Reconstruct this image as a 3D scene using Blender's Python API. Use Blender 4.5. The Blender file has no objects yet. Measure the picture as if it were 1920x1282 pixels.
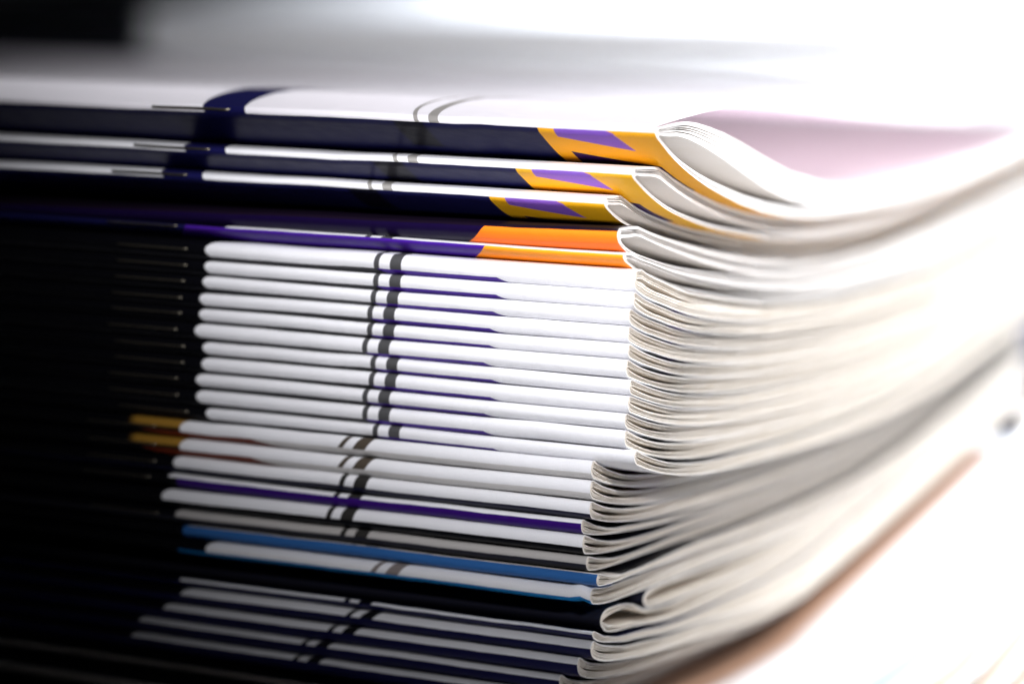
import bpy, math, random
import numpy as np
from mathutils import Vector, Matrix

# ------------------------------------------------------------------ camera, world, lamps
MM = 0.001
S = bpy.context.scene
S.render.engine = 'CYCLES'
S.cycles.use_denoising = True
S.cycles.max_bounces = 10
S.cycles.diffuse_bounces = 6
S.cycles.sample_clamp_indirect = 4.0
S.view_settings.view_transform = 'Standard'
S.view_settings.look = 'None'
S.view_settings.exposure = 0.0
S.view_settings.gamma = 1.0

PITCH, YAW = math.radians(10.9), math.radians(23.6)
cam = bpy.data.cameras.new('camera')
cam.sensor_width = 36.0
cam.lens = 88.5
cam.clip_start, cam.clip_end = 0.02, 20.0
cam.dof.use_dof = True
cam.dof.focus_distance = 0.371
cam.dof.aperture_fstop = 8.0
cam.dof.aperture_blades = 0
cam_o = bpy.data.objects.new('camera', cam)
S.collection.objects.link(cam_o)
cam_o.location = Vector((127.96, -335.16, 58.75)) * MM
cam_o.rotation_euler = (math.pi / 2 - PITCH, 0, YAW)
S.camera = cam_o

world = bpy.data.worlds.new('World')
S.world = world
world.use_nodes = True
bg = world.node_tree.nodes['Background']
bg.inputs[0].default_value = (0.80, 0.86, 1.0, 1)
bg.inputs[1].default_value = 0.007


def lamp(name, kind, loc, aim, power, color, **kw):
    l = bpy.data.lights.new(name, kind)
    l.energy = power
    l.color = color
    for k, v in kw.items():
        setattr(l, k, v)
    o = bpy.data.objects.new(name, l)
    S.collection.objects.link(o)
    o.location = Vector(loc) * MM
    d = (Vector(aim) - Vector(loc)).normalized()
    o.rotation_euler = d.to_track_quat('-Z', 'Y').to_euler()
    return o


# studio spot lamp in front on the right, soft cone edge: the light dies towards the lower left
lamp('key_spot', 'SPOT', (330, -430, 300), (28, 0, 68), 42.0, (0.97, 0.962, 1.0),
     spot_size=math.radians(21.6), spot_blend=1.0, shadow_soft_size=0.018)
# low lamp in front, narrow soft cone on the near corner: lights the undersides of the bulging covers
lamp('low_spot', 'SPOT', (240, -430, 0), (18, 15, 30), 9.0, (0.97, 0.96, 1.0),
     spot_size=math.radians(17.0), spot_blend=1.0, shadow_soft_size=0.03)
# softbox over the right rear: burns out the top covers and the far pages
lamp('back_softbox', 'AREA', (100, 225, 225), (20, 170, 10), 0.82, (0.95, 0.97, 1.0),
     shape='RECTANGLE', size=0.12, size_y=0.20, spread=math.radians(84))
# added fill panel overhead, brightens the pile and table behind
lamp('far_fill_panel', 'AREA', (440, 1060, 560), (280, 1020, -60), 275.0, (0.88, 0.93, 1.0),
     shape='RECTANGLE', size=0.55, size_y=0.35, spread=math.radians(82))

# ------------------------------------------------------------------ node helpers


class N:
    """tiny expression builder over math nodes"""
    def __init__(self, nt):
        self.nt = nt

    def node(self, t, **kw):
        n = self.nt.nodes.new(t)
        for k, v in kw.items():
            setattr(n, k, v)
        return n

    def link(self, a, sock):
        if isinstance(a, (int, float)):
            sock.default_value = a
        elif isinstance(a, (tuple, list)):
            sock.default_value = tuple(a) + ((1,) if len(a) == 3 and len(sock.default_value) == 4 else ())
        else:
            self.nt.links.new(a, sock)

    def m(self, op, a, b=0.0, c=0.0):
        n = self.node('ShaderNodeMath', operation=op)
        self.link(a, n.inputs[0])
        self.link(b, n.inputs[1])
        self.link(c, n.inputs[2])
        return n.outputs[0]

    def add(self, a, b): return self.m('ADD', a, b)
    def sub(self, a, b): return self.m('SUBTRACT', a, b)
    def mul(self, a, b): return self.m('MULTIPLY', a, b)

    def step(self, a, edge, soft=0.12):          # 1 where a > edge
        d = self.sub(a, edge)
        n = self.node('ShaderNodeMapRange')
        n.clamp = True
        self.link(d, n.inputs[0])
        n.inputs[1].default_value = -soft * .5
        n.inputs[2].default_value = soft * .5
        return n.outputs[0]

    def inv(self, a): return self.sub(1.0, a)

    def band(self, a, lo, hi, soft=0.12):
        return self.mul(self.step(a, lo, soft), self.inv(self.step(a, hi, soft)))

    def mix(self, f, a, b):
        n = self.node('ShaderNodeMix', data_type='RGBA')
        self.link(f, n.inputs['Factor'])
        self.link(a, n.inputs[6])
        self.link(b, n.inputs[7])
        return n.outputs[2]

    def half(self, u, v, p, q):                  # 1 on the left of p -> q
        (x0, y0), (x1, y1) = p, q
        l = math.hypot(x1 - x0, y1 - y0)
        a, b = -(y1 - y0) / l, (x1 - x0) / l
        d = self.add(self.mul(u, a), self.mul(v, b))
        return self.step(d, a * x0 + b * y0)

    def poly(self, u, v, pts):                   # convex, counter-clockwise
        r = None
        for i in range(len(pts)):
            h = self.half(u, v, pts[i], pts[(i + 1) % len(pts)])
            r = h if r is None else self.mul(r, h)
        return r


def new_mat(name):
    m = bpy.data.materials.new(name)
    m.use_nodes = True
    nt = m.node_tree
    b = nt.nodes['Principled BSDF']
    return m, N(nt), b


WHITE = (0.80, 0.80, 0.82)
INK = (0.0025, 0.0025, 0.004)
NAVY = (0.008, 0.008, 0.060)
PURPLE = (0.055, 0.012, 0.26)
VIOLET = (0.28, 0.12, 0.64)
ORANGE = (0.98, 0.50, 0.012)
DEEPORANGE = (0.86, 0.20, 0.012)
STRIPE = (0.068, 0.068, 0.07)


def thin_paper(n, b, f, col):
    """let light through: thin paper lit from the other side glows"""
    t = n.node('ShaderNodeBsdfTranslucent')
    n.link(col, t.inputs['Color'])
    mx = n.node('ShaderNodeMixShader')
    mx.inputs[0].default_value = f
    n.nt.links.new(b.outputs[0], mx.inputs[1])
    n.nt.links.new(t.outputs[0], mx.inputs[2])
    out = [k for k in n.nt.nodes if k.type == 'OUTPUT_MATERIAL'][0]
    n.nt.links.new(mx.outputs[0], out.inputs[0])


def print_material(name, front, back, v0=-0.1, rough=0.38, white=WHITE, thin=0.0):
    """front / back: functions (n, u, v) -> colour socket; the boundary runs along the fold at v0"""
    m, n, b = new_mat(name)
    uvn = n.node('ShaderNodeUVMap', uv_map='print')
    sep = n.node('ShaderNodeSeparateXYZ')
    n.nt.links.new(uvn.outputs[0], sep.inputs[0])
    u, v = sep.outputs[0], sep.outputs[1]
    # registration wobble of the print
    wob = n.node('ShaderNodeTexNoise')
    wob.inputs['Scale'].default_value = 0.15
    n.nt.links.new(uvn.outputs[0], wob.inputs[0])
    v = n.add(v, n.mul(n.sub(wob.outputs[0], .5), .25))
    col = n.mix(n.step(v, v0, .10), back(n, u, v), front(n, u, v))
    # halftone grain and handling marks
    g = n.node('ShaderNodeTexNoise')
    g.inputs['Scale'].default_value = 7.0
    g.inputs['Detail'].default_value = 2.0
    n.nt.links.new(uvn.outputs[0], g.inputs[0])
    hs = n.node('ShaderNodeHueSaturation')
    n.link(col, hs.inputs['Color'])
    n.link(n.add(n.mul(g.outputs[0], .24), .88), hs.inputs['Value'])
    n.link(hs.outputs[0], b.inputs['Base Color'])
    # fold wear, faint ripples of the paper
    r = n.node('ShaderNodeTexNoise')
    r.inputs['Scale'].default_value = 0.35
    r.inputs['Detail'].default_value = 4.0
    n.nt.links.new(uvn.outputs[0], r.inputs[0])
    n.link(n.add(n.mul(r.outputs[0], .22), rough - .10), b.inputs['Roughness'])
    bp = n.node('ShaderNodeBump')
    bp.inputs['Strength'].default_value = 0.35
    bp.inputs['Distance'].default_value = 0.00025
    n.link(n.add(r.outputs[0], n.mul(g.outputs[0], .06)), bp.inputs['Height'])
    n.nt.links.new(bp.outputs[0], b.inputs['Normal'])
    b.inputs['Specular IOR Level'].default_value = 0.13
    if thin:
        thin_paper(n, b, thin, hs.outputs[0])
    return m


def flat(c):
    return lambda n, u, v: n.mix(0.0, c, c)


def seg(cuts, cols, slant=0.0, soft=.12):
    """colours along the spine, cut at u = cuts (left to right), edges leaning by slant"""
    def f(n, u, v):
        uu = n.sub(u, n.mul(v, slant)) if slant else u
        c = n.mix(0.0, cols[0], cols[0])
        for x, k in zip(cuts, cols[1:]):
            c = n.mix(n.step(uu, x, soft), c, k)
        return c
    return f


def front_stripes(left_u, left_col, stripes, scol, white=WHITE, lean=-0.45, shift=0.0, dark_u=None):
    def f(n, u, v):
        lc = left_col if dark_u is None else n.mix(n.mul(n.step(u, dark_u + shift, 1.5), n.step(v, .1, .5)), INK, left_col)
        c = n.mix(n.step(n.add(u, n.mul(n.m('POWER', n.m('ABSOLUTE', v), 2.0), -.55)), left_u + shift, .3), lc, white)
        uu = n.add(u, n.add(n.mul(v, -lean), n.mul(n.mul(v, v), -.0085)))
        for lo, hi in stripes:
            c = n.mix(n.band(uu, lo + shift, hi + shift), c, scol)
        return c
    return f


def cover_a_front(n, u, v):
    c = n.mix(0.0, WHITE, WHITE)
    vv = n.mul(v, v)
    uo = n.add(u, n.add(n.mul(v, .5), n.mul(vv, -.0062)))
    ui = n.add(u, n.add(n.mul(v, .45), n.mul(vv, -.0065)))
    c = n.mix(n.mul(n.step(uo, -73.9, .2), n.inv(n.step(ui, -66.6, .2))), c, NAVY)
    t1 = n.add(u, n.add(n.mul(v, .5), n.mul(vv, -.0090)))
    t2 = n.add(u, n.add(n.mul(v, .40), n.mul(vv, -.0070)))
    grey = (0.30, 0.29, 0.27)
    c = n.mix(n.band(t1, -38.0, -37.3), c, grey)
    c = n.mix(n.band(t2, -35.6, -34.0), c, grey)
    # a small title line far back on the cover
    ln = n.mul(n.band(v, 46, 52, .6), n.band(u, -62, -40, .6))
    w = n.node('ShaderNodeTexNoise')
    w.inputs['Scale'].default_value = .9
    cx = n.node('ShaderNodeCombineXYZ')
    n.link(u, cx.inputs[0])
    n.link(cx.outputs[0], w.inputs[0])
    c = n.mix(n.mul(ln, n.step(w.outputs[0], .5, .05)), c, (.35, .35, .38))
    return c


def cover_a_back(n, u, v):
    c = n.mix(n.step(u, -18.2), NAVY, ORANGE)
    c = n.mix(n.poly(u, v, [(-15.7, 3), (-15.7, -2.6), (-2.7, -7.7), (-2.7, -3.2), (-6.6, -.9), (-7.7, 3)]), c, VIOLET)
    c = n.mix(n.poly(u, v, [(-15.6, -8.2), (-16.0, -30), (-3.3, -30), (-3.3, -13.8)]), c, (0.035, 0.006, 0.10))
    # darker block behind the staple and a faint seam, printed
    c = n.mix(n.mul(n.band(u, -41.5, -36.5, .8), n.step(v, -9)), c, (0.004, 0.004, 0.012))
    return c


C_STRIPES = [(-41.9, -41.0), (-39.2, -37.3)]
D_STRIPES = [(-41.6, -40.7), (-39.1, -36.9)]
mats = {}
mats['A'] = print_material('navy_orange_cover_print', cover_a_front, cover_a_back, v0=-0.35)
mats['A1'] = print_material('lifted_cover_print', cover_a_front, cover_a_back, v0=-0.35, thin=.36)
mats['A4'] = print_material('shaded_orange_cover_print', flat((0.008, 0.004, 0.012)),  # front painted dark: the shade under the magazine above is in its colour
                            seg([-21.6], [(0.006, 0.002, 0.025), DEEPORANGE], slant=.87), v0=.55)
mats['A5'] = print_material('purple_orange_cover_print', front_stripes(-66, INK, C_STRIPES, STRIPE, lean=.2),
                            seg([-73, -22.0], [NAVY, PURPLE, (0.90, 0.30, 0.014)], slant=.68), v0=.30)


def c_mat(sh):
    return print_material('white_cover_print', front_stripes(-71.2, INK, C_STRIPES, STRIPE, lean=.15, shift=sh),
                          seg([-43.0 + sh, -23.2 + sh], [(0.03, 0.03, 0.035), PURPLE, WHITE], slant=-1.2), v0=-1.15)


def d_mat(sh):
    return print_material('ochre_end_cover_print',
                          front_stripes(-70.0, (0.30, 0.16, 0.025), D_STRIPES, (0.075, 0.06, 0.045), lean=.75, shift=sh, dark_u=-78.8),
                          seg([-78.8, -59 + sh], [INK, (0.16, 0.025, 0.008), (0.62, 0.60, 0.58)], slant=-3), v0=-.55)


def e_mat(name, back, v0, sh=0.0, lean=.35, white=WHITE, left=-71.2, scol=(0.03, 0.028, 0.026), stripes=D_STRIPES):
    return print_material(name, front_stripes(left, INK, stripes, scol, white=white, lean=lean, shift=sh), back, v0=v0)


# ---- paper
def paper_material(name, base, streak, thin=0.0):
    m, n, b = new_mat(name)
    uvn = n.node('ShaderNodeUVMap', uv_map='print')
    mp = n.node('ShaderNodeMapping')
    mp.inputs['Scale'].default_value = (0.05, 6.0, 1.0)
    n.nt.links.new(uvn.outputs[0], mp.inputs[0])
    t = n.node('ShaderNodeTexNoise')
    t.inputs['Scale'].default_value = 1.4
    t.inputs['Detail'].default_value = 5.0
    t.inputs['Roughness'].default_value = .65
    n.nt.links.new(mp.outputs[0], t.inputs[0])
    f = n.node('ShaderNodeMapRange')
    f.inputs[1].default_value = .38
    f.inputs[2].default_value = .62
    n.nt.links.new(t.outputs[0], f.inputs[0])
    n.link(n.mix(f.outputs[0], streak, base), b.inputs['Base Color'])
    b.inputs['Roughness'].default_value = .62
    b.inputs['Specular IOR Level'].default_value = .25
    bp = n.node('ShaderNodeBump')
    bp.inputs['Strength'].default_value = .5
    bp.inputs['Distance'].default_value = .00006
    if thin:
        thin_paper(n, b, thin, base)
    n.nt.links.new(t.outputs[0], bp.inputs['Height'])
    n.nt.links.new(bp.outputs[0], b.inputs['Normal'])
    return m


M_PAGE = paper_material('coated_page_paper', (0.80, 0.78, 0.77), (0.66, 0.62, 0.56))
M_CREAM = paper_material('cream_page_paper', (0.80, 0.76, 0.70), (0.50, 0.42, 0.32))
M_INNER = paper_material('inside_cover_paper', (0.95, 0.82, 0.90), (0.93, 0.79, 0.88), thin=.6)


def steel_material():
    m, n, b = new_mat('staple_steel')
    b.inputs['Metallic'].default_value = 1.0
    b.inputs['Base Color'].default_value = (0.20, 0.18, 0.14, 1)
    t = n.node('ShaderNodeTexNoise')
    t.inputs['Scale'].default_value = 900
    n.link(n.add(n.mul(t.outputs[0], .2), .34), b.inputs['Roughness'])
    return m


M_STEEL = steel_material()

# ------------------------------------------------------------------ geometry helpers
WIDTH, LENGTH = 302.0, 380.0
YG = np.concatenate([np.linspace(0, 8, 41), np.linspace(8.4, 60, 100), np.linspace(62, WIDTH + 2, 80)])


def pchip(pts):
    x = np.array([p[0] for p in pts], float)
    y = np.array([p[1] for p in pts], float)
    h = np.diff(x)
    d = np.diff(y) / h
    m = np.zeros_like(y)
    m[0], m[-1] = d[0], d[-1]
    for i in range(1, len(x) - 1):
        if d[i - 1] * d[i] > 0:
            w1, w2 = 2 * h[i] + h[i - 1], h[i] + 2 * h[i - 1]
            m[i] = (w1 + w2) / (w1 / d[i - 1] + w2 / d[i])
    q = np.clip(YG, x[0], x[-1])
    k = np.clip(np.searchsorted(x, q) - 1, 0, len(h) - 1)
    t = (q - x[k]) / h[k]
    return ((1 + 2 * t) * (1 - t) ** 2 * y[k] + t * (1 - t) ** 2 * h[k] * m[k]
            + t * t * (3 - 2 * t) * y[k + 1] + t * t * (t - 1) * h[k] * m[k + 1])


def stations(L):
    a = np.concatenate([[0, .15, .6, 1.6, 3.2], np.arange(6, 120, 4.2), np.array([135, 170, 220, 290, L])])
    return -a[::-1]


def half_grid(n_near=17, n_far=13):
    a = 1 - np.cos(np.linspace(0, math.pi / 2, n_near))
    near = a * 2.4
    far = np.geomspace(3.0, WIDTH, n_far + 6)
    return np.concatenate([near, far])


HG = half_grid()


def fold_curve(lo, up, d, R, y0, w):
    """outline of a folded leaf in (y, z): upper half far -> fold -> lower half far"""
    yy = y0 + d + HG / HG[-1] * 0 + HG
    yy = np.minimum(yy, w)
    yy[-1] = w
    yy = np.maximum.accumulate(yy)
    l, u = np.interp(yy, YG, lo), np.interp(yy, YG, up)
    s = np.clip((yy - y0 - d) / R, 0, 1)
    r = np.sqrt(np.clip(1 - (1 - s) ** 2, 0, 1))
    mid, a = (l + u) / 2, (u - l) / 2
    Y = np.concatenate([yy[::-1], yy[1:]])
    Z = np.concatenate([(mid + a * r)[::-1], (mid - a * r)[1:]])
    return Y, Z


def leaf_mesh(name, outer, inner, xs, wob, mat_out, mat_in, mat_edge):
    """thick folded sheet: outer and inner (Y, Z) outlines swept along x; wob(x) -> dy, dz arrays"""
    Yo, Zo = outer
    Yi, Zi = inner
    n, m = len(Yo), len(xs)
    dy, dz = wob(xs)
    fade = lambda Y: np.exp(-np.maximum(Y - 2, 0) / 30.0)

    def sheet(Y, Z):
        P = np.empty((m, n, 3))
        P[:, :, 0] = xs[:, None]
        P[:, :, 1] = Y[None] + dy[:, None] * fade(Y)[None]
        P[:, :, 2] = Z[None] + dz[:, None] * fade(Y)[None]
        return P
    O, I = sheet(Yo, Zo), sheet(Yi, Zi)
    k0 = n // 2
    arc = np.concatenate([[0], np.cumsum(np.hypot(np.diff(Yo), np.diff(Zo)))])
    arc = arc[k0] - arc                      # + on the upper (front) half, - on the lower (back) half
    verts = [O.reshape(-1, 3), I.reshape(-1, 3)]
    uv = [np.stack([np.repeat(xs - xs[-1], n), np.tile(arc, m)], 1)] * 2
    idx = np.arange(m * n).reshape(m, n)
    a, b, c, d = idx[:-1, :-1], idx[1:, :-1], idx[1:, 1:], idx[:-1, 1:]
    quads = [np.stack([a, d, c, b], -1).reshape(-1, 4), np.stack([a, b, c, d], -1).reshape(-1, 4) + m * n]
    fm = [np.zeros(len(quads[0]), int), np.ones(len(quads[0]), int)]
    sm = [np.ones(len(quads[0]), bool), np.ones(len(quads[0]), bool)]
    base = 2 * m * n
    # tail cap (x = max) and head cap
    for row, flip in ((m - 1, False), (0, True)):
        verts.append(np.concatenate([O[row], I[row]]))
        th = np.hypot(Yo - Yi, Zo - Zi)
        uv.append(np.concatenate([np.stack([Yo, Zo * 1.0], 1), np.stack([Yi, Zi * 1.0], 1)]))
        j = np.arange(n - 1)
        q = np.stack([j, j + n, j + n + 1, j + 1], 1) + base
        if not flip:
            q = q[:, ::-1]
        quads.append(q)
        fm.append(np.full(n - 1, 2))
        sm.append(np.zeros(n - 1, bool))
        base += 2 * n
    # fore-edge caps
    for k, flip in ((0, False), (n - 1, True)):
        verts.append(np.concatenate([O[:, k], I[:, k]]))
        uv.append(np.concatenate([np.stack([xs, O[:, k, 2]], 1), np.stack([xs, I[:, k, 2]], 1)]))
        j = np.arange(m - 1)
        q = np.stack([j, j + m, j + m + 1, j + 1], 1) + base
        if flip:
            q = q[:, ::-1]
        quads.append(q)
        fm.append(np.full(m - 1, 2))
        sm.append(np.zeros(m - 1, bool))
        base += 2 * m
    V = np.concatenate(verts) * MM
    Q = np.concatenate(quads).astype(np.int32)
    U = np.concatenate(uv)
    me = bpy.data.meshes.new(name)
    me.vertices.add(len(V))
    me.vertices.foreach_set('co', V.astype(np.float32).ravel())
    me.loops.add(Q.size)
    me.loops.foreach_set('vertex_index', Q.ravel())
    me.polygons.add(len(Q))
    me.polygons.foreach_set('loop_start', np.arange(0, Q.size, 4, dtype=np.int32))
    for mt in (mat_out, mat_in, mat_edge):
        me.materials.append(mt)
    me.polygons.foreach_set('material_index', np.concatenate(fm).astype(np.int32))
    me.polygons.foreach_set('use_smooth', np.concatenate(sm))
    lay = me.uv_layers.new(name='print')
    lay.data.foreach_set('uv', U[Q.ravel()].astype(np.float32).ravel())
    me.update(calc_edges=True)
    me.validate()
    return me


def link(name, me, parent=None):
    o = bpy.data.objects.new(name, me)
    S.collection.objects.link(o)
    o.parent = parent
    return o


def tube_mesh(name, pts, r, mat, sides=8):
    import bmesh
    bm = bmesh.new()
    rings = []
    pts = [Vector(p) for p in pts]
    for i, p in enumerate(pts):
        t = (pts[min(i + 1, len(pts) - 1)] - pts[max(i - 1, 0)]).normalized()
        a = t.cross(Vector((0, .3, 1))).normalized()
        b = t.cross(a).normalized()
        rings.append([bm.verts.new((p + (a * math.cos(k * 2 * math.pi / sides) + b * math.sin(k * 2 * math.pi / sides)) * r) * MM) for k in range(sides)])
    for i in range(len(rings) - 1):
        for k in range(sides):
            f = bm.faces.new((rings[i][k], rings[i][(k + 1) % sides], rings[i + 1][(k + 1) % sides], rings[i + 1][k]))
            f.smooth = True
    bm.faces.new(rings[0][::-1])
    bm.faces.new(rings[-1])
    me = bpy.data.meshes.new(name)
    bm.to_mesh(me)
    bm.free()
    me.materials.append(mat)
    return me


# ------------------------------------------------------------------ the setting: white table top
def table():
    import bmesh
    bm = bmesh.new()
    bmesh.ops.create_cube(bm, size=1)
    for v in bm.verts:
        v.co = Vector((v.co.x * 3.4 - .25, v.co.y * 4.2 + 1.3, v.co.z * .03 - .0913 - .015))
    bmesh.ops.bevel(bm, geom=bm.edges[:], offset=.004, segments=3, affect='EDGES')
    me = bpy.data.meshes.new('table_top')
    bm.to_mesh(me)
    bm.free()
    m, n, b = new_mat('white_laminate')
    t = n.node('ShaderNodeTexNoise')
    t.inputs['Scale'].default_value = 18
    n.link(n.mix(t.outputs[0], (.70, .70, .72), (.80, .80, .82)), b.inputs['Base Color'])
    b.inputs['Roughness'].default_value = .4
    me.materials.append(m)
    o = link('table_top', me)
    o['kind'] = 'structure'
    o['label'] = 'pale white table top under the magazine stacks'


table()

# ------------------------------------------------------------------ the main stack
# sag of a magazine from its fold (y = 0) to its fore edge, in mm, for a few levels of the stack
KEYS = {
    1: [(0, 0), (8, -4.3), (20, -9.1), (33, -13.1), (46, -16.5), (60, -19.3), (76, -21.8), (92, -23.6), (130, -26.5), (180, -28.6), (260, -29.5)],
    2: [(0, 0), (7, -3.5), (15, -6.7), (26, -9.9), (39, -13), (53, -15.7), (67, -18.4), (83, -20.7), (105, -23.1), (150, -26), (200, -27.2), (260, -27.5)],
    3: [(0, 0), (6, -2.9), (15, -5.8), (27, -8.9), (39, -11.8), (57, -15.6), (77, -19.2), (98, -22.3), (150, -26), (200, -27), (260, -27.2)],
    4: [(0, 0), (5, -2.7), (13, -5.1), (24, -8.1), (37, -11), (54, -14.5), (74, -17.8), (101, -21.4), (150, -25.5), (200, -27.2), (260, -27.4)],
    5: [(0, 0), (5, -2.2), (13, -4.7), (22, -7.5), (35, -10.6), (48, -13.4), (67, -17.1), (88, -20.2), (110, -23), (135, -24.9), (182, -28.3), (231, -28.6), (260, -28.4)],
    11: [(0, 0), (7, -2.3), (19, -5.8), (35, -9.3), (53, -12.5), (68, -14.6), (100, -18.6), (150, -23.2), (200, -25.8), (260, -26)],
    16: [(0, 0), (6, -2.2), (15, -5.0), (31, -8.6), (47, -11), (76, -15), (100, -17.9), (150, -22.3), (200, -24.2), (260, -24.4)],
    19: [(0, 0), (7, -2.2), (19, -5), (45, -9.3), (68, -12.4), (99, -16.1), (124, -18.8), (159, -21.4), (200, -22.2), (260, -22.2)],
    23: [(0, 0), (7, -1.2), (21, -2.6), (47, -5.3), (94, -11), (130, -15), (160, -18), (200, -19.4), (260, -19.4)],
    26: [(0, 0), (4, -1.8), (15, -4.6), (29, -7.6), (51, -11.0), (74, -14.4), (106, -17.8), (150, -18.2), (200, -17.8), (260, -17.2)],
    31: [(0, 0), (4, -1.8), (15, -4.9), (29, -7.8), (51, -11.4), (74, -14.6), (106, -18.3), (150, -18.4), (200, -18.0), (260, -17.4)],
    32: [(0, 0), (15, -3.2), (50, -8), (100, -12.6), (150, -12.9), (260, -12.7)],
    33: [(0, 0), (50, -5), (100, -8.6), (260, -8.8)],
    34: [(0, 0), (60, -3), (120, -4.6), (260, -4.8)],
    35: [(0, 0), (260, 0)],
}
KG = {k: pchip(v) for k, v in KEYS.items()}
KI = sorted(KG)


def sag(i):
    lo = max(k for k in KI if k <= i)
    hi = min(k for k in KI if k >= i)
    if lo == hi:
        return KG[lo]
    t = (i - lo) / (hi - lo)
    return KG[lo] * (1 - t) + KG[hi] * t


# one row for each magazine from the top of the stack down:
# kind, top of the fold z, bottom of the fold z, tail x, fold set back y, print shift
ROWS = [
    ('A', 21.2, 19.9, 3.7, 0.0, 0.0), ('A', 15.0, 13.8, 0.2, 0.0, 0.0), ('A', 10.7, 9.5, -4.1, 0.2, 0.0),
    ('A4', 6.2, 4.6, -2.1, 0.5, 0.0), ('A5', 2.8, 1.75, -1.0, 0.0, 0.0),
    ('C', 0.05, -2.35, 0.7, 0.0, 0.0), ('C', -2.6, -4.95, 0.5, 0.1, 0.0), ('C', -5.2, -7.5, -0.1, 0.0, 0.2),
    ('C', -7.7, -10.1, -0.3, 0.2, -0.3), ('C', -10.35, -12.55, -0.2, 0.0, -0.4), ('C', -12.8, -15.4, -0.4, -0.2, -1.0),
    ('C', -15.65, -17.85, 0.1, 0.1, -0.3), ('C', -18.1, -20.55, -0.1, 0.0, -0.3), ('C', -20.8, -23.05, -0.5, -0.2, -0.9),
    ('C', -23.3, -25.85, -0.6, 0.1, -1.0), ('C', -26.1, -28.25, 0.9, 0.3, -0.9),
    ('D', -28.45, -31.25, -5.6, -0.5, 0.0), ('D', -31.5, -34.3, -5.8, -0.3, 0.0),
    ('E', -34.5, -37.2, -6.0, 0.0, 0.0), ('P', -37.4, -39.7, -7.4, 0.3, 0.0), ('E2', -39.9, -42.9, -7.1, 0.0, -1.2),
    ('E3', -43.3, -45.5, -6.8, 0.8, 0.4), ('B', -45.8, -47.7, -4.8, 0.0, 0.0), ('B2', -48.0, -50.3, -5.9, -0.2, 0.0),
    ('L1', -54.6, -57.2, -6.0, 23.0, 0.0), ('L2', -53.2, -57.6, -6.2, 5.2, 0.0),
    ('F0', -54.3, -55.6, -5.6, 0.4, 0.0), ('F', -56.5, -58.6, -5.7, 0.1, 0.3), ('F', -58.8, -61.6, -7.7, -0.2, -0.8),
    ('F', -61.8, -64.3, -10.7, 0.0, -2.6), ('F', -64.5, -67.0, -13.5, 0.0, -1.4),
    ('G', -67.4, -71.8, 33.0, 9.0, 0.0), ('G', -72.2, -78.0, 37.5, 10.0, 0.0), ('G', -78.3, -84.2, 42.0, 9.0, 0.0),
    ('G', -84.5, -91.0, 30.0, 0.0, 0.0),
]
LOOP = {25: [(0, -56.0), (23, -57.5), (27, -58.4), (50, -61.8), (74, -65.0), (106, -68.4), (150, -69.8), (200, -69.9), (260, -69.9)],
        26: [(0, -55.2), (5, -56.1), (8, -57.1), (11, -57.9), (20, -59.6), (35, -62.9), (50, -65.2), (74, -68.2), (106, -71.4), (150, -71.9), (200, -72), (260, -72)]}
LOOPTOP = {25: [(0, -54.4), (23, -54.6), (31, -55.5), (49, -58.2), (74, -61.6), (106, -65.4), (150, -67.4), (260, -67.6)],
           26: [(0, -52.9), (5, -53.0), (11, -53.5), (18, -55.0), (25, -57.7), (40, -60.5), (260, -60)]}
NR = len(ROWS)
keyz = {k: ROWS[k - 1][2] for k in KI}
BOT = {}
wfar = np.clip((YG - 25) / 90, 0, 1)
wfar = wfar * wfar * (3 - 2 * wfar)
for i in range(1, NR + 1):
    if i in LOOP:
        BOT[i] = pchip(LOOP[i])
    else:
        zl = np.interp(i, KI, [keyz[k] for k in KI])
        BOT[i] = ROWS[i - 1][2] * (1 - wfar) + zl * wfar + sag(i)
# pages have a thickness: no magazine may be pressed thinner than it is
near = np.clip((YG - 3) / 12, 0, 1)
for i in range(2, NR + 1):
    prev = BOT[i - 1] if i - 1 not in LOOP else np.where(YG >= ROWS[i - 2][4], BOT[i - 1], BOT[i - 1] * 0 + 99)
    BOT[i] = np.minimum(BOT[i], prev - (0.9 + 0.9 * near))
floor_z = -91.0
BOT[NR] = np.full_like(YG, floor_z)
for i in range(NR - 1, NR - 6, -1):
    BOT[i] = np.maximum(BOT[i], BOT[i + 1] + (0.9 + 1.0 * near))

COVER_TOP = pchip([(0, 21.2), (8, 21.35), (24, 21.3), (46, 19.6), (70, 16.8), (114, 11.5), (160, 6.5), (210, 2.6), (260, 0.6)])
PAGES_TOP = pchip([(0, 20.9), (5, 20.95), (12, 20.8), (24, 18.9), (37, 15.6), (50, 11.7), (70, 6.3), (92, 2.2), (110, -0.8), (150, -4.6), (200, -6.6), (260, -7.4)])

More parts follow.
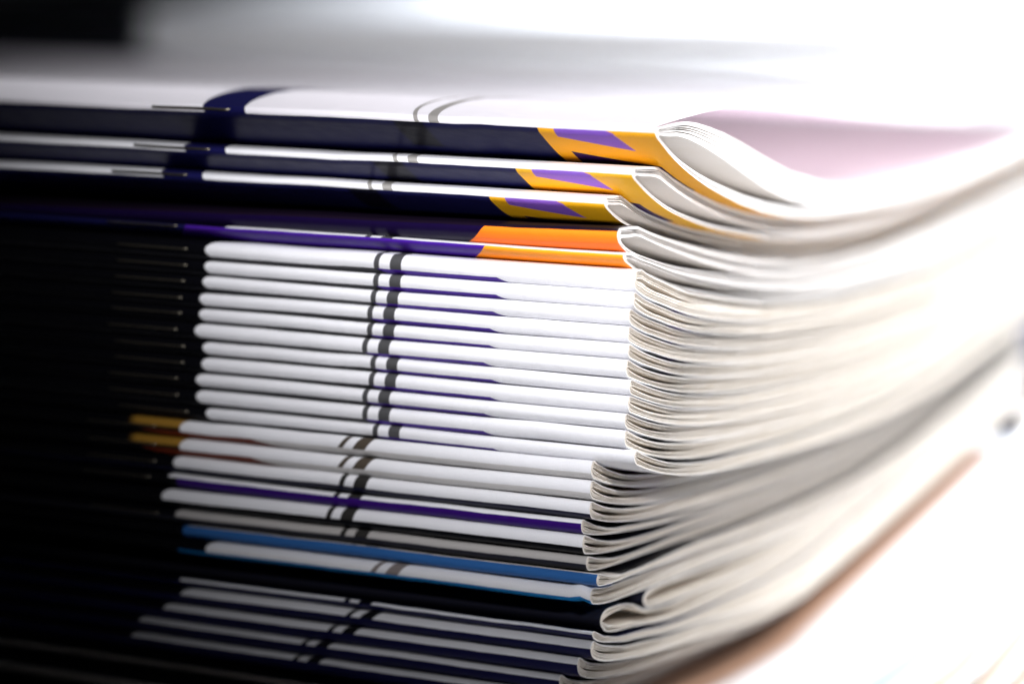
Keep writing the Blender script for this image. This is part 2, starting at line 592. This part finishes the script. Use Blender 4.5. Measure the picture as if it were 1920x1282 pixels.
AIR = {2: (0, 50), 3: (0, 50), 4: (0, 50), 5: (0, 50), 6: (.5, 80), 17: (1.0, 60), 18: (.8, 60), 20: (1.7, 110), 21: (1.5, 90), 22: (1.2, 80),
       23: (1.2, 70), 24: (.8, 80), 27: (.8, 80), 28: (.9, 90), 29: (1.0, 80), 30: (1.5, 110), 31: (1.2, 90)}
ORD = ['topmost', 'second', 'third', 'fourth', 'fifth', 'sixth', 'seventh', 'eighth', 'ninth', 'tenth', 'eleventh']
LABELS = {
    1: 'topmost magazine with navy and orange back, white front cover lifting open at the corner',
    2: 'navy and orange backed magazine directly under the topmost one, its pages bulging',
    3: 'third magazine from the top, navy spine with orange and violet block, corner set furthest left',
    4: 'shaded magazine with deep orange spine end between the navy ones and the purple one',
    5: 'magazine with purple spine and bright orange end, lying right on the white spined ones',
    17: 'upper of the two magazines with ochre left ends and slanted brown stripes',
    18: 'lower of the two magazines with ochre left ends and slanted brown stripes',
    19: 'white spined magazine just below the two ochre ended ones',
    20: 'magazine with dark purple spine in the lower half of the stack',
    21: 'white spined magazine directly below the dark purple spine',
    22: 'dull grey spined magazine just above the blue ones',
    23: 'magazine with slate blue spine and thin pale top edge in the lower half',
    24: 'white magazine with bright blue lower edge and crumpled corner',
    25: 'set back magazine folded in a loop, the deeper of the two loops by the corner',
    26: 'set back magazine folded in a round loop at the corner below the bright blue edge',
    27: 'dark spined magazine directly below the round page loop near the bottom',
    28: 'white spined magazine second below the round page loop near the bottom',
    29: 'white spined magazine third below the round page loop, its corner over the pale cover',
    30: 'white spined magazine last but one at the bottom, its corner slid left',
    31: 'lowest white spined magazine cut off by the bottom edge, corner slid furthest left',
    32: 'white magazine jutting out under the stack at lower right, its wide cover in view',
    33: 'magazine jutting out just under the wide white cover at lower right',
    34: 'magazine jutting out furthest at lower right, second below the wide white cover',
    35: 'lowest magazine of the stack, lying on the table top',
}
for k in range(11):
    LABELS[6 + k] = ('%s from top of the eleven white spined magazines with dark grey stripes' % ORD[k]) if k else \
        'topmost of the eleven white spined magazines with dark grey stripes, right under the purple spine'
LABELS[16] = 'lowest of the eleven white spined magazines with dark grey stripes, its corner sticking out'


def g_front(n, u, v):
    c = seg([-64.0, -34.5], [INK, (0.25, 0.145, 0.095), (0.78, 0.78, 0.80)], soft=7.0)(n, u, v)  # dark, then brown, then white across the cover, soft edges
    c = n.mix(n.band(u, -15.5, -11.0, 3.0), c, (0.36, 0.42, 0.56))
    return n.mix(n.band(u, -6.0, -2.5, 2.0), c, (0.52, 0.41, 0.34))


def mat_for(kind, shift):
    if kind in ('A1', 'A', 'A4', 'A5'):
        return mats[kind]
    key = (kind, shift)
    if key in mats:
        return mats[key]
    if kind == 'C':
        m = c_mat(shift)
    elif kind == 'D':
        m = d_mat(shift)
    elif kind == 'E':
        m = e_mat('white_navy_cover_print', flat((0.01, 0.01, 0.03)), -.75, shift)
    elif kind == 'P':
        m = e_mat('dark_purple_cover_print', seg([-69.5], [INK, (0.032, 0.005, 0.14)]), .35, shift)
    elif kind == 'E2':
        m = e_mat('white_black_cover_print', flat(INK), -.5, shift)
    elif kind == 'E3':
        m = e_mat('grey_cover_print', flat((0.02, 0.02, 0.03)), -.2, shift, white=(0.46, 0.44, 0.42))
    elif kind == 'B':
        m = e_mat('slate_blue_cover_print', seg([-71.0], [INK, (0.03, 0.12, 0.34)]), 1.1, shift, white=(.7, .66, .6), scol=(.3, .28, .26))
    elif kind == 'B2':
        m = e_mat('bright_blue_cover_print', seg([-71.0], [INK, (0.012, 0.20, 0.50)]), -.55, 5.5, scol=(.22, .19, .18), lean=.75)
    elif kind in ('L1', 'L2'):
        m = print_material('recess_shade_cover', flat((.012, .012, .02)), flat((.012, .012, .02)))  # both sides painted dark to carry the shade of the set-back gap
    elif kind == 'F0':
        def thin(n, u, v):
            return n.mix(n.step(v, .55), front_stripes(-71.2, INK, D_STRIPES, INK, lean=.5)(n, u, v), (0.008, 0.008, 0.03))  # front behind the pale edge darkened for the shade in the recess
        m = print_material('thin_edge_shade_cover', thin, flat((0.008, 0.008, 0.06)), v0=-.1)
    elif kind == 'F':
        m = e_mat('white_deep_navy_cover_print', flat((0.008, 0.008, 0.05)), .15, shift, lean=.8, scol=(0.008, 0.008, 0.01))
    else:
        m = print_material('white_tan_band_cover', g_front,
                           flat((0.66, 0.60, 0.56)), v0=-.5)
    mats[key] = m
    return m


def build_magazine(i):
    rnd = random.Random(100 + i)
    kind, ztop, zbot, x0, y0, shift = ROWS[i - 1]
    lo = BOT[i].copy()
    arch = ztop + .02 * np.minimum(YG, 40)
    if kind in ('A', 'A4', 'A5'):
        arch = ztop - .05 * YG - .004 * np.minimum(YG, 16) ** 2 + .6 * np.maximum(YG - 15, 0) - (.08 * np.minimum(YG, 15) if kind == 'A5' else 0)
    if i == 27:
        arch = ztop - .42 * np.minimum(YG, 6)
    if i == 1:
        up = COVER_TOP.copy()
    else:
        prev = BOT[i - 1]
        if i - 1 in LOOP:
            ys = ROWS[i - 2][4]
            alt = BOT[i - 2] if (i - 2) not in LOOP else np.where(YG >= ROWS[i - 3][4], BOT[i - 2], BOT[i - 3])
            prev = np.where(YG >= ys + .5, BOT[i - 1], alt)
        if i in LOOPTOP:
            arch = pchip(LOOPTOP[i])
        up = np.minimum(prev - .07 - .10 * np.exp(-YG / 25), arch)
        # air between this magazine and the one above, near the corner
        amp, reach = AIR.get(i, (rnd.uniform(.15, .70), rnd.uniform(40, 120)))
        t = np.clip((YG - 1.0) / reach, 0, 1)
        up = up - amp * np.sin(math.pi * np.sqrt(t)) ** 2 * (1 - t)
    up = np.maximum(up, lo + .8)
    H = up - lo
    fat = kind in ('A', 'A4', 'A5')
    R = 1.15 if fat else (3.0 if kind in ('L1', 'L2') else (2.6 if kind == 'G' else 1.35))
    root = bpy.data.objects.new('magazine', None)
    S.collection.objects.link(root)
    root.empty_display_size = .01
    root['label'] = LABELS[i]
    root['category'] = 'magazine'
    root['group'] = 'magazines of the main stack'
    # small waves and dents along the fold
    ph = [rnd.uniform(0, 6.28) for _ in range(6)]
    am = .05 if kind == 'C' else .07
    dents = [(rnd.uniform(-75, -5), rnd.uniform(1.5, 5), rnd.uniform(-.14, .14)) for _ in range(3)]
    if i in (6, 11, 17):
        dents.append(({6: -54, 11: -58, 17: -65}[i], 3.0, -.22))

    def wob(xs):
        dz = am * (np.sin(xs / 23 + ph[0]) + .6 * np.sin(xs / 9.5 + ph[1]) + .3 * np.sin(xs / 4.1 + ph[2]))
        dy = .6 * am * (np.sin(xs / 17 + ph[3]) + .8 * np.sin(xs / 6.3 + ph[4]))
        for c, w, a in dents:
            e = np.exp(-((xs - x0 - c) / w) ** 2)
            dz = dz + a * .7 * e
            dy = dy + abs(a) * e
        if i == 4:
            dz = dz + np.clip(xs, -120, 0) * .018
        if i == 24:
            e = np.exp(-((xs - x0) / 2.2) ** 2)
            dz = dz + .35 * e * np.sin(xs * 2.3)
            dy = dy + .5 * e
        return dy, dz
    xs = stations(LENGTH) + x0
    shape = np.clip((YG - y0) / 9, 0, 1)
    close = {'A': 98, 'A4': 80, 'A5': 95, 'L1': 90, 'L2': 75}.get(kind, rnd.uniform(30, 75))
    t = np.clip((YG - y0) / close, 0, 1)
    shape = np.sqrt(shape) * (1 - t * t * (3 - 2 * t))
    gfrac = {'A': .62, 'A4': .60, 'A5': .58, 'L1': .62, 'L2': .66, 'G': .4}.get(kind, rnd.uniform(.20, .42))
    gap = np.maximum(H * gfrac * shape, .05)
    body = H - gap
    fl = {'A': .26, 'A4': .30, 'A5': .32}.get(kind, rnd.uniform(.5, .62))
    hl, hu = body * fl, body * (1 - fl)
    tc = .13                                             # cover thickness
    y_w = WIDTH if kind != 'G' else 264.0
    cov_o = fold_curve(lo, up, 0.0, R, y0, y_w)
    cov_i = fold_curve(lo + tc, up - tc, tc, R, y0, y_w)
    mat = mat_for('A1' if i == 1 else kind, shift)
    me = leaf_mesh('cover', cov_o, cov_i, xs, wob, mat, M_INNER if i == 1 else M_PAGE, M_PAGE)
    link('cover', me, root)
    nb = 6 if 6 <= i <= 31 else 5
    cuts = [0.0] + sorted(rnd.uniform(.12, .88) for _ in range(nb - 1)) + [1.0]
    for k in range(1, nb):                                # keep the sections from being slivers
        cuts[k] = .6 * cuts[k] + .4 * k / nb
    page_mat = M_PAGE if i <= 5 else M_CREAM
    pu = up if i != 1 else PAGES_TOP
    if i == 1:
        Hp = pu - lo
        gap = np.maximum(Hp * .55 * shape, .05)
        body = Hp - gap
        hl, hu = body * .26, body * .74
    dmax = .7 if not fat else 1.3
    sl = .08
    for k in range(nb):
        f0, f1 = cuts[k], cuts[k + 1]
        # upper sections of a loose magazine spread apart a little
        loose = (.10 if fat else .07) * np.clip((YG - y0 - 1) / 10, 0, 1)
        l0, l1 = lo + tc + .02 + (hl - tc) * f0, lo + tc + (hl - tc) * f1 - (sl if k < nb - 1 else 0)
        u0, u1 = pu - tc - .02 - (hu - tc) * f0 - (loose if k else 0), pu - tc - (hu - tc) * f1 + (sl if k < nb - 1 else 0)
        l1 = np.maximum(l1, l0 + .03)
        u1 = np.minimum(u1, u0 - .03)
        d0, d1 = tc + .02 + dmax * f0, tc + dmax * f1
        o_ = fold_curve(l0, np.maximum(u0, l0 + .1), d0, R, y0, y_w - rnd.uniform(.2, .8))
        i_ = fold_curve(l1, np.maximum(u1, l1 + .02), d1, R, y0, y_w - 1.0)
        xk = xs.copy()
        xk[-1] -= rnd.uniform(0.0, .06)
        me = leaf_mesh('page_section', o_, i_, xk, wob, page_mat, page_mat, page_mat)
        link('page_section', me, root)
    # wire staple through the fold
    if kind in ('A', 'C', 'D', 'A5', 'E', 'E3', 'P'):
        us = {'A': (-83.0, -69.5)}.get(kind, (-87.2, -74.4))
        ys = y0 - .12
        zs = float(np.interp(y0, YG, (lo + up) / 2))
        if kind == 'A':
            zs += .25
        a, b = x0 + us[0] + shift, x0 + us[1] + shift
        wz = lambda x: float(wob(np.array([x]))[1][0])
        wy = lambda x: float(wob(np.array([x]))[0][0])
        pts = [(a + .3, ys + 1.2, zs + wz(a)), (a, ys + .5, zs + wz(a)), (a + .1, ys + .08, zs + wz(a)), (a + .6, ys, zs + wz(a))]
        for q in np.linspace(a + 2, b - 2, 5):
            pts.append((q, ys + wy(q) * .5 - .03, zs + wz(q)))
        pts += [(b - .6, ys, zs + wz(b)), (b - .1, ys + .08, zs + wz(b)), (b, ys + .5, zs + wz(b)), (b - .3, ys + 1.2, zs + wz(b))]
        link('staple', tube_mesh('staple', pts, .20 if kind == 'A' else .16, M_STEEL), root)
    return root


for i in range(1, NR + 1):
    build_magazine(i)

# ------------------------------------------------------------------ blurred piles behind
def simple_magazine_meshes(pitch, front, back, L=680):
    lo = np.zeros_like(YG)
    up = np.full_like(YG, pitch - .1)
    xs = np.array([-1.0, -.88, -.6, -.3, -.03, 0.0]) * L
    nowob = lambda x: (np.zeros_like(x), np.zeros_like(x))
    pm = print_material('plain_pile_cover_print', front, back, v0=-.6)
    co = leaf_mesh('cover', fold_curve(lo, up, 0, 1.5, 0, WIDTH), fold_curve(lo + .15, up - .15, .15, 1.5, 0, WIDTH), xs, nowob, pm, M_PAGE, M_PAGE)
    pg = leaf_mesh('page_section', fold_curve(lo + .2, up - .2, .2, 1.4, 0, WIDTH - .5), fold_curve(lo + pitch * .45, up - pitch * .45, 1.2, 1.2, 0, WIDTH - .5), xs, nowob, M_CREAM, M_CREAM, M_CREAM)
    return co, pg


def pile(x, y, rz, n, pitch, label, group, meshes, seed):
    rnd = random.Random(seed)
    for k in range(n):
        r = bpy.data.objects.new('magazine', None)
        S.collection.objects.link(r)
        r.empty_display_size = .01
        r.location = Vector((x + rnd.uniform(-4, 4), y + rnd.uniform(-2, 2), floor_z + .05 + k * pitch)) * MM
        r.rotation_euler = (0, 0, rz + rnd.uniform(-.01, .01))
        r['label'] = label
        r['category'] = 'magazine'
        if group:
            r['group'] = group
        for nm, me in zip(('cover', 'page_section'), meshes):
            link(nm, me, r)


mm = simple_magazine_meshes(4.2, seg([-560], [INK, WHITE]), seg([-560], [INK, (0.42, 0.38, 0.33)]))
pile(46, 826, math.radians(17), 19, 4.2, 'blurred pale magazine with black left end in the pile behind the main stack',
     'magazines in the blurred pile behind', mm, 5)
gap_shade = simple_magazine_meshes(7.0, flat((0.012, 0.012, 0.03)), flat((0.012, 0.012, 0.03)), L=330)  # dark booklet added to stand in for shade behind the stack
pile(-5, 309, 0.0, 1, 7.0, 'small dark blurred magazine added as shade behind the stack at far right', None, gap_shade, 3)
